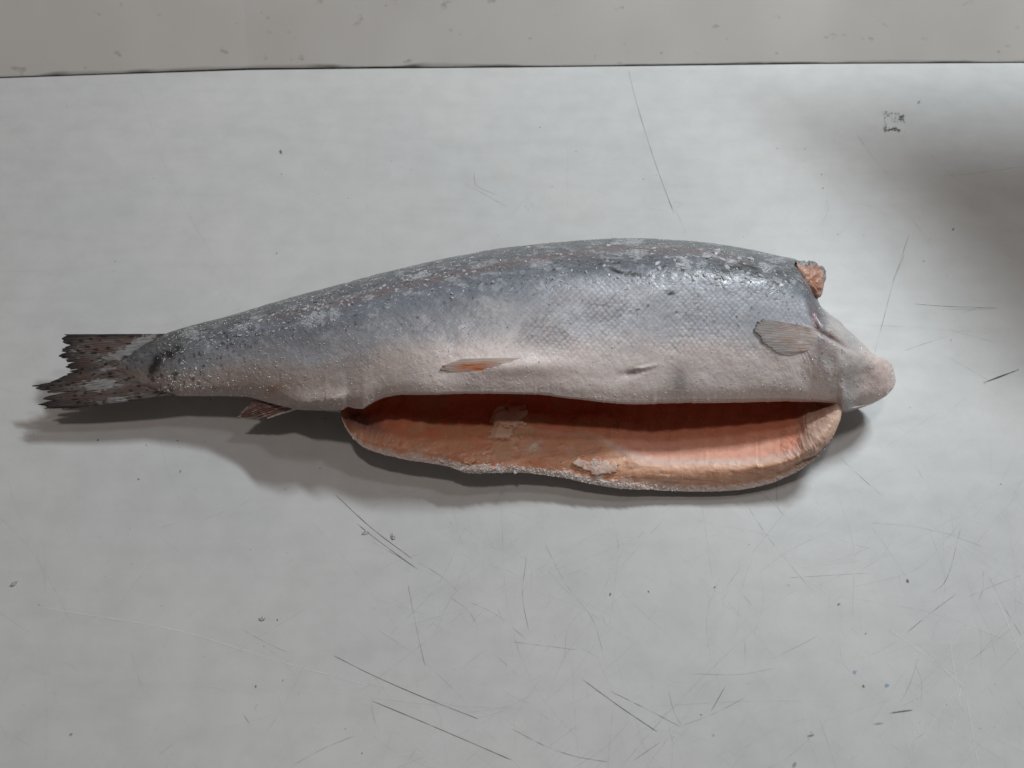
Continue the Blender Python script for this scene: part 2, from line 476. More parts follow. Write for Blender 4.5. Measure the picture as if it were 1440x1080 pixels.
def blot(px, py, r_px, colr, alpha, aspect=1.0, ang=0.0):
    global _nv
    n = 12
    th = np.linspace(0, 2*np.pi, n, endpoint=False)
    rr = r_px * (.6 + .7 * rng.random(n))
    ex, ey = np.cos(th)*rr, np.sin(th)*rr*aspect
    qx = px + ex*math.cos(ang) - ey*math.sin(ang); qy = py + ex*math.sin(ang) + ey*math.cos(ang)
    w = to_world(np.r_[px, qx], np.r_[py, qy], 0.0); w[:, 2] = .00024 + .00006*rng.random()
    RV.append(w)
    f = np.array([[0, 1 + i, 1 + (i + 1) % n, 1 + (i + 1) % n] for i in range(n)])
    RF.append(f + _nv); RC.append(np.tile(colr, (n + 1, 1))); RA.append(np.r_[alpha, np.full(n, alpha*.45)])
    _nv += n + 1

for k in range(170):        # dark specks
    blot(rng.uniform(0, 1440), 130 + 950*rng.random(), .5 + 1.0*rng.random()**2, (.08, .06, .05), .35 + .5*rng.random(), .6, rng.random()*3)
for (x, y, r, a) in ((395,214,3.4,.75),(250,620,1.5,.8),(138,619,2,.8),(206,626,1.4,.7),(254,663,2,.5),(195,674,1.6,.8),(390,872,1.8,.9),(360,965,2.2,.7),(398,957,1.8,.6),
                     (1214,965,2.6,.8),(1276,817,3,.8),(858,836,2.5,.7),(912,832,2,.8),(1179,850,2.6,.6),(1217,891,1.6,.8),(986,1005,2,.6),(1117,1076,5,.4),(1005,826,2,.6),(1340,323,2.2,.9),
                     (1178,330,1.4,.6),(1157,265,1.8,.5),(1292,144,3,.5),(100,1033,3,.5)):
    blot(x, y, r, (.08, .07, .06), a, .6, rng.random()*3)
blot(1202, 945, 3.5, (.22, .36, .60), .55, .8); blot(1247, 964, 3.5, (.20, .36, .62), .6, .8); blot(1003,1034,3,(.25,.38,.6),.3)
# square tape residue at upper right
for k in range(85):
    u, v = rng.random(2)
    edge = min(u, 1-u, v, 1-v)
    if edge > .22 and rng.random() < .55: continue
    dk = rng.random()
    blot(1241 + 30*u + 2*v, 156 + 27*v + 3*u, 1.0 + 1.8*rng.random(), (.10, .085, .08) if dk < .6 else (.30, .28, .27), .12 + .3*rng.random(), .6, rng.random()*3)
for k in range(14):
    blot(1242 + 24*rng.random(), 180 + 5*rng.random(), 1.6 + rng.random(), (.07, .045, .045), .8, .6)
for k in range(8):
    blot(1262 + 9*rng.random(), 163 + 6*rng.random(), 1.6 + rng.random(), (.12, .10, .10), .7, .6, .4)
marks = mesh_from('scratch_marks', np.concatenate(RV), np.concatenate(RF), M_marks, np.concatenate(RC), worktop, alpha=np.concatenate(RA))
marks['kind'] = 'stuff'

# ------------------------------------------------------------------ the fish
fish = bpy.data.objects.new('gutted_fish', None)
fish.location = (0, 0, 0)
COL.objects.link(fish)
fish['label'] = 'frozen silver grey headless fish lying on its side, belly slit open to orange flesh'
fish['category'] = 'fish'

SL0, SL1 = 479.0, 1184.0                                  # belly slit from / to
k_top = curve([(150,508),(165,506),(185,493),(210,480),(235,470),(250,465),(330,443),(400,422),(480,400),(560,379),(640,361),(700,350),(760,343),
               (820,338),(880,335),(940,337),(1000,342),(1050,350),(1100,361),(1116,364),(1124,368),(1130,378),(1140,399),(1149,419),(1154,430),
               (1165,440),(1190,462),(1215,485),(1228,498),(1240,504),(1250,511),(1257,522),(1259.5,533)])
k_low = curve([(150,512),(165,520),(185,538),(210,548),(235,555),(260,557),(300,557),(345,558),(370,564),(400,572),(430,577),(460,577),
               (479,577),(490,571),(500,573),(509,573),(518,568),(530,560),(545,554),(570,550.5),(620,551),(700,552),(750,553),(800,558),(850,562),(900,565),
               (1000,563.5),(1060,562.5),(1130,563.5),(1160,565),(1176,567),(1186,577),(1200,574),(1220,569),(1240,560),(1252,551),(1258,542),(1259.5,537)])
k_lowS = curve([(150,512),(165,520),(185,538),(210,548),(235,555),(260,557),(345,561),(430,567),(500,566),(560,560),(640,554),(700,552),(750,553),(800,558),(850,562),(900,564),
               (1000,563.5),(1130,563.5),(1160,565),(1186,572),(1200,573),(1220,569),(1240,560),(1252,551),(1258,542),(1259.5,537)])
k_rim = curve([(479,577.5),(481,588),(487,603),(500,620),(515,632),(560,645),(630,657),(660,666),(720,664),(780,670),(840,680),(900,688),(970,694),
               (1030,691),(1080,681),(1120,662),(1150,640),(1168,617),(1180,592),(1184,568)])
mm = .001
k_zE = curve([(150,20),(165,20),(240,21),(300,22),(400,27.5),(478,35),(520,40.5),(560,45.5),(620,50),(700,50.5),(800,46),(900,39.5),(1000,35.5),(1100,32.5),(1185,29),(1220,26),(1259.5,24)])
k_zb = curve([(150,18.5),(165,17.5),(200,16),(240,14.5),(300,13),(400,11),(500,8),(600,5),(700,2.5),(800,1),(900,.3),(1060,.3),(1110,1.5),(1150,5),(1185,10),(1220,15),(1245,19),(1259.5,23)])
k_zC = curve([(150,21),(165,22),(200,27),(240,32.5),(300,39),(400,50),(500,59.5),(600,66),(700,70),(800,71),(900,72),(1000,71),(1060,69),(1110,65),(1130,61),(1160,56),(1185,51),(1220,43),(1245,35),(1256,28),(1259.5,25)])
k_zL = curve([(479,29),(490,24),(500,20),(560,17.5),(630,16),(720,14),(840,9.6),(900,8),(970,6),(1050,6),(1100,8.5),(1140,15),(1165,22),(1180,27),(1184,29)])

PX = np.unique(np.concatenate([np.arange(152, 1120, 1.0), np.arange(1120, 1170, .6), np.arange(1170, 1252, .9), np.arange(1252, 1259.4, .25), [1259.4]]))
def lip_ragged(px, seed, amp):
    ph = seed*1.7
    a = .22*np.sin(px/61 + ph) + .16*np.sin(px/37.3 + 2.1*ph) + .10*np.sin(px/23.9 + 3*ph)
    a = a + .55*np.clip(fbm(px/5.3, px*0 + seed, seed + 5, 3, .6) - .58, 0, 1) - .5*np.clip(fbm(px/9.1, px*0 + seed, seed + 6, 3, .6) - .60, 0, 1)
    return amp * a * sstep(SL0 + 10, SL0 + 50, px) * (1 - sstep(SL1 - 40, SL1 - 6, px))

def section(PX):
    yT = k_top(PX); yE = k_low(PX)
    zE, zb, zC = k_zE(PX)*mm, k_zb(PX)*mm, k_zC(PX)*mm
    zD = zb + .60 * (zC - zb)
    D = to_world(PX, yT, zD); E = to_world(PX, yE, zE)
    vD, vEdge = D[:, 1], E[:, 1]
    vE = to_world(PX, k_lowS(PX), zE)[:, 1]
    W = vD - vE
    op = (PX > SL0) & (PX < SL1)
    yL = np.where(op, np.maximum(k_rim(PX), yE + .05), yE)
    zL = np.where(op, k_zL(PX)*mm, zE)
    L = to_world(PX, yL, zL); vL = L[:, 1]
    WL = vD - vL
    c = lambda v, z: np.stack([v, z], -1)
    T = zC - zb
    ctrl = np.stack([
        c(vEdge, zE),
        c(.5*vE + .5*vEdge + .06*W, zE + (.34 - .10*sstep(440, 540, PX)*(1 - sstep(1140, 1215, PX)))*(zC - zE)),
        c(vE + .25*W, zE + .66*(zC - zE)),
        c(vE + .50*W, zC),
        c(vE + .74*W, zC - .30*(zC - zD)),
        c(vD, zD),
        c(vD + .05*W + .08*T, zb + .36*T),
        c(vD - .02*W, zb + .09*T),
        c(vL + .52*WL, zb + 0*T),
        c(vL + .18*WL, zb + .03*T + .12*(zL - zb)),
        c(vL, zL)])
    jE = -lip_ragged(PX, 3, 4.2)*.00045; jL = -lip_ragged(PX, 8, 6.0)*.00045
    ctrl[0, :, 0] += jE
    ctrl[-1, :, 0] += jL; ctrl[-2, :, 0] += .2*jL
    return ctrl, yT, yE, yL

ctrl, yT, yE, yL = section(PX)
NV_A, NV_B = 300, 90
U = np.concatenate([np.linspace(0, 5, NV_A), np.linspace(5, 10, NV_B + 1)[1:]])
sec = catmull(ctrl, U)
vv, zz = sec[..., 0], sec[..., 1]
zz = np.maximum(zz, .0003)
S = np.stack([x_from(PX[:, None], vv, zz), vv, zz], -1)        # (n stations, m, 3)
NS, NM = S.shape[:2]
NRM = grid_normals(S)
ctr = S.mean(axis=1, keepdims=True)
flip = np.sign(((S - ctr) * NRM).sum(-1).mean())
NRM *= flip
# arc-length coordinates in mm
sl = np.linalg.norm(np.diff(S, axis=1), axis=-1)
R = np.c_[np.zeros(NS), np.cumsum(sl, axis=1)] * 1000
def smooth0(A, k):
    K = np.ones(k)/k
    Ap = np.concatenate([np.repeat(A[:1], k//2, 0), A, np.repeat(A[-1:], k//2, 0)])
    cs_ = np.cumsum(np.concatenate([np.zeros_like(Ap[:1]), Ap]), 0)
    return (cs_[k:] - cs_[:-k])/k
R = smooth0(smooth0(R - R[:, 120:121], 31) + smooth0(R[:, 120:121], 61), 31)
xr = S[:, NV_A // 2, :]
Xl = np.r_[0, np.cumsum(np.linalg.norm(np.diff(xr, axis=0), axis=1))] * 1000
X2 = np.broadcast_to(Xl[:, None], R.shape)
PX2 = np.broadcast_to(PX[:, None], R.shape)
PY2 = py_of(vv, zz)
H = np.clip((PY2 - yT[:, None]) / np.maximum(yE - yT, 4)[:, None], 0, 1)      # 0 back .. 1 belly edge, seen side
under = np.arange(NM)[None, :] >= NV_A
# ---- scales: staggered overlapping rounded plates
def scales(x, r, pitch):
    gx = x / pitch; gy = r / (pitch * .56)
    best = np.full(x.shape, -9.0); rnd = np.zeros(x.shape)
    for dyy in (-1, 0, 1):
        row = np.floor(gy + .5) + dyy
        off = np.where(np.mod(row, 2) == 0, 0, .5)
        for dxx in (-1, 0, 1):
            cx = np.floor(gx - off + .5) + off + dxx
            jx = (hash2(cx*2, row, 5) - .5) * .18; jy = (hash2(cx*2, row, 6) - .5) * .25
            ddx = gx - cx - jx; ddy = (gy - row - jy) * .56
            d = (ddx / .62)**2 + (ddy / .50)**2
            hgt = 1 - d - .55 * ddx                      # front edge tucked, rear edge proud
            hgt = np.where(d < 1.25, hgt, -9)
            rnd = np.where(hgt > best, hash2(cx*2, row, 11), rnd)
            best = np.maximum(best, hgt)
    return np.clip(best, -.3, 1.2), rnd
wx = X2 + 2.2*(fbm(X2/14, R/14, 21, 2) - .5); wr = R + 2.2*(fbm(X2/14, R/14, 22, 2) - .5)
sc1, rnd1 = scales(wx, wr, 3.0)
sc2, rnd2 = scales(wx, wr, 2.1)
big = sstep(640, 780, PX2)
sc = sc2 + (sc1 - sc2)*big; srnd = np.where(big > .5, rnd1, rnd2)
n_a = fbm(X2/9, R/9, 41, 4); n_b = fbm(X2/3, R/3, 42, 4); n_c = fbm(X2/30, R/22, 43, 3); n_d = fbm(X2/1.1, R/1.1, 44, 3)
silver = sstep(700, 860, PX2) * (1 - sstep(1138, 1160, PX2)) * sstep(.18, .34, H) * (1 - sstep(.62, .80, H + .15*(n_a - .5)))
scale_w = (.35 + .65*silver) * sstep(300, 480, PX2) * (1 - sstep(1132, 1150, PX2)) * (1 - sstep(.66, .84, H + .2*(n_a - .5)))
scale_w = scale_w * (.45 + .55*sstep(.36, .52, n_c)) * (~under)
hide = (n_a - .5)
disp = .22*scale_w*(sc - .4) + .55*(n_a - .5)*(.4 + .6*sstep(.0, .2, 1 - H)) + .30*(n_b - .5) + .12*(n_d - .5)
# swellings and folds
def bump_at(px, py, rx, ry, h, ang=0):
    ca, sa = math.cos(ang), math.sin(ang)
    dx, dy = PX2 - px, PY2 - py
    a, b = (dx*ca + dy*sa)/rx, (-dx*sa + dy*ca)/ry
    return h*np.exp(-(a*a + b*b)) * (~under)
B_pel = bump_at(740, 520, 75, 20, 1)
disp += 2.4*sstep(1140, 1180, PX2)*(fbm(X2/13, R/13, 48, 3) - .5)*(~under)
disp += 1.6*bump_at(725, 516, 60, 13, 1, -.03) + 1.8*bump_at(1160, 505, 60, 26, 1, .35) + 2.0*bump_at(440, 560, 40, 10, 1)
disp += 2.2*bump_at(435, 566, 26, 8, 1)*(.4 + n_a) + 1.4*bump_at(465, 560, 14, 10, 1)*(.4 + n_b)
disp += -1.6*bump_at(1145, 452, 7, 20, 1, -.2) - 1.6*bump_at(1172, 478, 30, 4, 1, .55) + 1.2*bump_at(1240, 535, 16, 22, 1) - .9*bump_at(1212, 545, 10, 40, 1, .3)
disp += -1.0*bump_at(888, 525, 22, 6, 1, -.25)*(.4 + n_b) + .9*bump_at(905, 517, 14, 3, 1, -.2)*n_b*2 - .5*bump_at(500, 545, 14, 26, 1, .2)
fade = sstep(0, 4, np.minimum(np.arange(NM)[None, :], NM - 1 - np.arange(NM)[None, :]) + 0.0*R)
disp = disp * fade * sstep(160, 220, PX2) * (1 - sstep(1254, 1259, PX2)*.7)
S = S + NRM * (disp * .001)[..., None]
S[..., 2] = np.maximum(S[..., 2], .0002)

# ---- skin colour
c = np.zeros(S.shape)
back = np.array((.082, .091, .106)); blue = np.array((.215, .236, .275)); slv = np.array((.48, .503, .56)); belly = np.array((.78, .70, .68)); tailb = np.array((.36, .295, .270))
c[:] = back
hw = H + .12*(n_a - .5) + .05*(n_b - .5)
c = mixc(c, blue, sstep(.03, .30, hw))
c = mixc(c, np.array((.375, .387, .428)), sstep(.26, .52, hw))
c = mixc(c, slv, silver)
bel = mixc(np.broadcast_to(tailb, c.shape).copy(), belly, sstep(380, 700, PX2))
c = mixc(c, bel, sstep(.50, .74, hw))
c = mixc(c, (.30, .215, .19), .55*sstep(.84, .98, hw)*(1 - sstep(480, 620, PX2))*sstep(240, 330, PX2))
c = mixc(c, (.66, .56, .53), .6*sstep(.86, .99, hw)*sstep(500, 620, PX2)*(1 - sstep(1120, 1190, PX2)))
# tail stalk dark wedge
c = mixc(c, (.058, .054, .050), (1 - sstep(215, 380, PX2 + 60*(n_a - .5) + 110*(H - .2))) * (.62 + .5*(n_b - .3)))
c = mixc(c, (.20, .15, .13), .6*(1 - sstep(190, 260, PX2))*sstep(.35, .8, H))
# collar
col_w = sstep(1148, 1185, PX2 + 22*(n_a - .5))
c = mixc(c, (.70, .635, .61), col_w)
c = mixc(c, (.74, .70, .685), .6*col_w*sstep(.48, .66, fbm(X2/8, R/8, 49, 4)))
c = mixc(c, (.38, .365, .36), .65*col_w*np.exp(-((PX2 - 1195)/22)**2)*(.5 + n_a))
c = mixc(c, (.72, .55, .495), .8*sstep(1200, 1240, PX2 + 14*(n_a - .5)))
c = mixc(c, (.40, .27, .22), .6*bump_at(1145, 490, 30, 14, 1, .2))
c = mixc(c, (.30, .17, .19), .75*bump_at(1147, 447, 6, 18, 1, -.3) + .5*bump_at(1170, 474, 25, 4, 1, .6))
# grey patches on the flank, brown flecks, pelvic area
c = mixc(c, (.20, .185, .18), .60*bump_at(955, 535, 17, 22, 1)*(.5 + n_b))
c = mixc(c, (.30, .265, .26), .45*np.clip(bump_at(484, 515, 22, 30, 1, .5)*1.3*sstep(.35, .65, n_b), 0, 1) + .4*bump_at(510, 508, 22, 22, 1, .4)*sstep(.35, .65, n_b))
c = mixc(c, (.22, .16, .14), .75*bump_at(893, 524, 19, 6, 1, -.25)*sstep(.35, .6, n_b))
c = mixc(c, (.46, .355, .315), .8*bump_at(745, 528, 75, 14, 1))
c = mixc(c, (.28, .21, .21), .6*bump_at(668, 530, 28, 10, 1)*(.4 + n_b))
c = mixc(c, (.56, .53, .52), .45*bump_at(1120, 545, 60, 12, 1)*n_a*1.6)
c = mixc(c, (.26, .14, .10), .75*bump_at(385, 547, 13, 5, 1, -.4))
# mottled worn patches in the scaled flank
worn = sstep(.50, .62, n_c)*sstep(600, 700, PX2)*(1 - sstep(930, 1000, PX2))*sstep(.28, .40, H)*(1 - sstep(.62, .74, H))
c = mixc(c, (.23, .215, .23), .65*worn*(.5 + .9*(1 - np.clip(sc, 0, 1))))
# lateral line
ll = curve([(330,462),(370,451),(430,437),(480,425),(560,405),(640,386),(720,370),(800,358),(880,350),(960,351),(1020,361),(1100,380),(1130,392)])(PX)[:, None]
dl = np.abs(PY2 - ll + 3*(n_b - .5))
lw = sstep(330, 420, PX2)*(1 - sstep(1000, 1090, PX2))
c = mixc(c, (.17, .085, .08), .85*lw*np.exp(-(dl/2.0)**2)*(.35 + .9*sstep(.35, .6, n_d)))
c = mixc(c, (.20, .165, .18), .28*lw*np.exp(-((dl - 3)/6)**2))
# individual scale shading: bright centres, dark seams
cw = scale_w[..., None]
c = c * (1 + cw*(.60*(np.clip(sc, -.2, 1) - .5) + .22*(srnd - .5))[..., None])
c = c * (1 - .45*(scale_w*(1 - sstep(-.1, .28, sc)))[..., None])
# dark spots on the back
def dots(x, y, cell, seed, dens, rmin, rmax):
    gx, gy = np.floor(x/cell), np.floor(y/cell)
    out = np.zeros(x.shape)
    for i in (-1, 0, 1):
        for j in (-1, 0, 1):
            cx, cy = gx + i, gy + j
            on = hash2(cx, cy, seed) < dens
            px_ = (cx + hash2(cx, cy, seed+1))*cell; py_ = (cy + hash2(cx, cy, seed+2))*cell
            rr0 = rmin + (rmax - rmin)*hash2(cx, cy, seed+3)
            el = .6 + .8*hash2(cx, cy, seed+4)
            d = np.sqrt(((x-px_)*el)**2 + ((y-py_)/el)**2)/rr0
            out = np.maximum(out, np.where(on, 1 - sstep(.6, 1.15, d), 0))
    return out
wob_x, wob_y = X2 + .9*(n_d - .5) + 1.2*(n_b - .5), R + .9*(fbm(X2/1.3, R/1.3, 46, 2) - .5)
sp, sprnd = vnoise(X2/2.6, R/2.0, 77), vnoise(X2/5.5, R/4.0, 78)
spots = dots(wob_x, wob_y, 3.6, 77, .42, .45, 1.25)*(1 - sstep(.22, .40, H + .12*n_a - .06)) + .75*dots(wob_x, wob_y, 4.6, 87, .30, .4, 1.0)*(1 - sstep(.45, .60, H))
spots *= (1 - sstep(1125, 1150, PX2))*(.35 + .65*sstep(.35, .6, sprnd + .25*sstep(900, 1050, PX2))) * (~under)
c = mixc(c, (.035, .033, .035), .75*np.clip(spots, 0, 1))
tsp = dots(wob_x, wob_y, 3.2, 79, .5, .5, 1.5)*(1 - sstep(300, 420, PX2 + 120*(H - .3)))
c = mixc(c, (.03, .026, .025), .75*tsp*(~under))
# frost bloom: fine grain and loose patches
fr = sstep(.52, .74, n_b)*sstep(.40, .62, n_a)
c = mixc(c, (.55, .57, .60), .24*fr*sstep(240, 400, PX2)*(1 - sstep(.55, .75, H)) + .12*sstep(.55, .8, n_d)*(1 - .6*H) + .18*fr)
fine = fbm(X2/.8, R/.7, 143, 3)
jagS = fbm(X2/2.6, R/2.0, 141, 5, .6)
for (px, py, rx, ry, a, st) in ((1000,358,12,5,0,.8),(1030,366,9,4,.3,.7),(1078,376,9,5,.2,.9),(1096,366,8,3,.2,.6),(985,372,7,4,0,.7),(965,368,9,4,.3,.8),(890,340,14,4,0,.8),(897,357,14,6,.1,.7),(868,342,8,3,0,.6),
        (588,388,12,4,-.2,.8),(563,384,6,3,0,.6),(445,447,20,8,-.3,.8),(470,443,8,5,0,.6),(1115,398,6,6,.5,.7),(1092,392,6,4,.5,.6),(680,372,14,4,-.2,.5),(520,417,6,3,0,.7),(340,458,9,4,-.3,.7),(365,445,8,3,-.3,.6),(270,470,12,8,.3,.5),
        (640,398,10,5,0,.4),(760,372,16,6,.1,.4),(905,415,14,7,0,.5),(830,402,18,7,.1,.4),(700,430,16,8,0,.35),(540,455,10,5,0,.5),(475,505,6,8,0,.5),(1010,530,16,7,-.3,.5),(1085,500,8,5,.2,.5),(860,512,10,5,.2,.4),(1140,488,8,4,.3,.5)):
    m_ = bump_at(px, py, rx*1.3, ry*1.3, 1, a)
    c = mixc(c, (.58, .60, .64), .7*st*sstep(.40, .60, m_ + 1.6*(jagS - .5))*sstep(.05, .2, m_)*(.25 + .95*sstep(.38, .60, fine)))
for (px, py, rx, ry, a) in ((1022,382,9,4,-.1),(1035,376,10,2.6,.2),(1045,372,7,3,.4),(1010,386,6,3,.5),(1058,376,8,2,.3),(1062,384,5,1.6,.1),(1050,383,9,1.5,.5),(943,413,6,2.6,-.3),
                            (222,508,7,11,.3),(238,498,7,6,0),(214,520,5,9,.1),(250,490,6,4,.2),(1096,384,5,1.5,.5),(1108,396,5,1.4,.6),(1090,398,7,1.6,.4),(890,386,16,3,.1),(868,382,10,2,.4)):
    c = mixc(c, (.02, .02, .02), .9*np.clip(bump_at(px, py, rx, ry, 1.5, a)*(.35 + 1.1*n_b), 0, 1))
c = c*(.90 + .2*n_d[..., None])
c = np.where(under[..., None], c*.9 + .02, c)
lip = (np.arange(NM)[None, :] < 7) & (PX2 > SL0) & (PX2 < SL1)
c = np.where(lip[..., None], c*.5 + np.array((.34, .28, .26))*.5*(.6 + .8*n_b[..., None]), c)
rimw = (np.arange(NM)[None, :] > NM - 14) & (PX2 > SL0) & (PX2 < SL1)
c = np.where(rimw[..., None], np.array((.58, .50, .47))*(.6 + .8*n_b[..., None]), c)

F = grid_faces(NS, NM, flip=flip > 0)
body = mesh_from('body', S.reshape(-1, 3), F, M_skin, c.reshape(-1, 3), fish)

def skin_at(px, py):
    """surface point and normal of the seen flank at photo-grid position"""
    px = np.atleast_1d(np.asarray(px, float)); py = np.atleast_1d(np.asarray(py, float))
    i = np.clip(np.searchsorted(PX, px), 0, NS - 1)
    P = np.empty((len(px), 3)); Nn = np.empty((len(px), 3))
    for k in range(len(px)):
        col = PY2[i[k], :NV_A]
        j = np.argmin(np.abs(col - py[k]))
        P[k] = S[i[k], j]; Nn[k] = NRM[i[k], j]
    return P, Nn

# ---- belly cavity: upper cut edge, roof, backbone side, floor, torn membrane ridge, cut lower edge
op = (PX > SL0 + .2) & (PX < SL1 - .2)
QX = PX[op]
cE, cL = ctrl[0][op], ctrl[-1][op]
zbq, zCq = k_zb(QX)*mm, k_zC(QX)*mm
vDq = ctrl[5][op][:, 0]
wq = np.clip(np.minimum(QX - SL0, SL1 - QX) / 55.0, 0, 1)**.6          # closes at both ends
k_rdg = curve([(479,577),(490,590),(520,606),(600,612),(690,622),(705,600),(735,600),(760,606),(830,611),(870,629),(905,643),(950,652),(1010,654),(1070,648),(1115,638),(1150,612),(1184,568)])
k_rz = curve([(479,29),(500,22),(560,21),(630,20),(720,20),(780,18),(850,16),(950,15),(1050,17),(1110,20),(1150,25),(1184,29)])
yR = np.minimum(k_rdg(QX) + lip_ragged(QX, 15, 8), yL[op] - .05)
vR = to_world(QX, yR, k_rz(QX)*mm)[:, 1]; zR = k_rz(QX)*mm
WQ = vDq - cE[:, 0]
c2 = lambda v, z: np.stack([v, z], -1)
vin = lambda f: cE[:, 0] + f*WQ
thick = .0022*wq
depth = wq
roofz = np.maximum(cE[:, 1], zCq - .016)
ctrlc = np.stack([
    cE,
    c2(cE[:, 0] + .0006*wq, cE[:, 1] - thick),
    c2(cE[:, 0] + .006*depth, cE[:, 1] - thick*1.0 + .002*depth),
    c2(cE[:, 0] + .32*WQ*depth, cE[:, 1] + (zCq - .014 - cE[:, 1])*depth*.75),
    c2(cE[:, 0] + .66*WQ*depth, zR + (zbq + .55*(zCq - zbq) - zR)*depth),
    c2(cE[:, 0] + .60*WQ*depth, zR + (zbq + .30*(zCq - zbq) - zR)*depth),
    c2(vR + (cE[:, 0] + .22*WQ - vR)*depth, zR + (zbq + .0075 - zR)*depth*.9),
    c2(vR + (.010 + .010*sstep(800, 900, QX))*depth, zR - (.0015 + .0050*sstep(840, 930, QX))*depth),
    c2(vR, zR),
    c2(vR + .55*(cL[:, 0] - vR), zR + .30*(cL[:, 1] - zR) + .0012*wq),
    c2(cL[:, 0] + .0030*wq, cL[:, 1] + .0026*wq),
    cL])
NC = 420
Uc = np.concatenate([np.linspace(0, 2, 24)[:-1], np.linspace(2, 6, 110)[:-1], np.linspace(6, 8, 130)[:-1], np.linspace(8, 11, 130)])
sc_ = catmull(ctrlc, Uc)
vv2, zz2 = sc_[..., 0], np.maximum(sc_[..., 1], .0006)
C = np.stack([x_from(QX[:, None], vv2, zz2), vv2, zz2], -1)
MQ = C.shape[1]
NC_ = grid_normals(C)
nsign = np.sign((NC_[len(QX)//2, (Uc > 7.5) & (Uc < 9)][:, 2]).mean())
NC_ *= nsign
Rc = np.c_[np.zeros(len(QX)), np.cumsum(np.linalg.norm(np.diff(C, axis=1), axis=-1), axis=1)]*1000
Rc = smooth0(smooth0(Rc, 41), 31)
Xc = np.broadcast_to(Xl[op][:, None], Rc.shape); UU = np.broadcast_to(Uc[None, :], Rc.shape)
PXc = np.broadcast_to(QX[:, None], Rc.shape); PYc = py_of(vv2, zz2)
m_a, m_b, m_c, m_d = fbm(Xc/9, Rc/9, 51, 4), fbm(Xc/3, Rc/3, 52, 4), fbm(Xc/26, Rc/14, 53, 3), fbm(Xc/1.2, Rc/1.2, 54, 3)
edge0 = np.minimum(np.minimum(UU*8, (11 - UU)*8), 1)*np.minimum(1, np.minimum(PXc - SL0, SL1 - PXc)/6)
cut = sstep(8.0, 8.3, UU); k_rw = curve([(479,.15),(560,.25),(620,.45),(650,1.1),(700,1.0),(745,.7),(790,.75),(830,1.2),(870,1.0),(900,.55),(1000,.65),(1090,.55),(1184,.2)])
rw = k_rw(PXc)
rimf = sstep(9.9, 10.3, UU + .55*(rw - 1) + 1.3*(fbm(Xc/2.4, Rc/1.6, 73, 4) - .5) + .6*(m_a - .5))
dc = 1.2*(fbm(Xc/16, Rc/9, 57, 3) - .5) + .22*(m_b - .5) + .06*(m_d - .5) + cut*.45*(m_b - .5) + rimf*1.4*(fbm(Xc/1.6, Rc/1.6, 55, 4) - .4)
ribs = np.sin(Xc/5.2*2*np.pi*.5 + Rc/14)*.45*(1 - sstep(7.0, 7.8, UU))
dc += ribs*(1 - sstep(800, 1000, PXc)*.3)
# torn scrap of membrane and a droplet of fat
jag = fbm(Xc/4.5, Rc/3.5, 59, 5, .6)
def rag_(m):
    return sstep(.40, .50, m*1.0 + 1.5*(jag - .5))*sstep(.02, .12, m)
def cb(px, py, rx, ry, ang=0):
    ca, sa = math.cos(ang), math.sin(ang); dx, dy = PXc - px, PYc - py
    return np.exp(-(((dx*ca + dy*sa)/rx)**2 + ((-dx*sa + dy*ca)/ry)**2))*(UU > 5.3)
scrap = np.maximum(rag_(cb(718, 590, 22, 17)), rag_(cb(705, 612, 20, 9)))
whit1, whit2 = rag_(cb(835, 656, 30, 9, .1)), rag_(cb(675, 658, 34, 6))
dc += 1.0*cb(751, 628, 9, 8)*(.4 + jag) + 2.2*scrap + 1.2*whit1 + .9*whit2
dc += 1.2*rag_(cb(660, 648, 14, 5)) + 1.5*cb(1110, 630, 14, 16)*m_b
dc *= sstep(1.2, 3.2, UU)
dc *= 1 - .65*sstep(1105, 1135, PXc)
dc += 2.4*sstep(1105, 1135, PXc)*(fbm(PXc/22, PYc/16, 74, 4) - .5)*(UU > 5)
# low frosted shelf of flesh by the front end of the slit
dc += 1.8*sstep(1118, 1140, PXc + 10*(m_a - .5))*(UU > 6)*(UU < 9.5)
C = C + NC_*(dc*edge0*.001)[..., None]
C[..., 2] = np.maximum(C[..., 2], .0004)
cc = np.zeros(C.shape)
cc[:] = (.68, .215, .125)                                   # deep red-brown lining
cc = mixc(cc, (.58, .225, .125), sstep(5.8, 7.4, UU)*(.5 + .5*m_c))
cc = mixc(cc, (.80, .42, .31), sstep(6.6, 7.6, UU)*sstep(830, 930, PXc))  # front floor painted lighter so that it reads as lit
cc = mixc(cc, (.78, .44, .285), cut*(1 - rimf)*sstep(800, 880, PXc))  # cut face brightened in colour along the same lit stretch
cc = mixc(cc, (.56, .27, .155), .85*cut*(1 - rimf)*(1 - sstep(800, 880, PXc))*(.6 + .6*m_a))
cc = mixc(cc, (.50, .36, .20), .35*sstep(.5, .62, m_a)*(1 - sstep(780, 900, PXc)))
ridge = np.exp(-((UU - 8.0)/.18)**2)
cc = mixc(cc, (.74, .55, .47), .75*ridge*(.3 + 1.1*m_b)*sstep(820, 900, PXc) + .3*ridge*sstep(650, 700, PXc))
fibre = fbm(Xc/7, Rc/.9, 71, 4)
cc = mixc(cc, (.80, .56, .43), (.12 + .43*sstep(840, 900, PXc))*cut*sstep(.50, .68, fibre)*(1 - rimf))
cc = mixc(cc, (.40, .18, .10), .45*cut*sstep(.55, .72, fbm(Xc/9, Rc/1.3, 72, 4))*(1 - rimf))
cc = mixc(cc, (.66, .45, .38), .8*sstep(9.8, 10.4, UU + .8*(m_a - .5)))
cc = mixc(cc, (.76, .68, .645), np.clip(rimf*(.55 + .45*rw)*(.70 + .4*m_b), 0, 1))
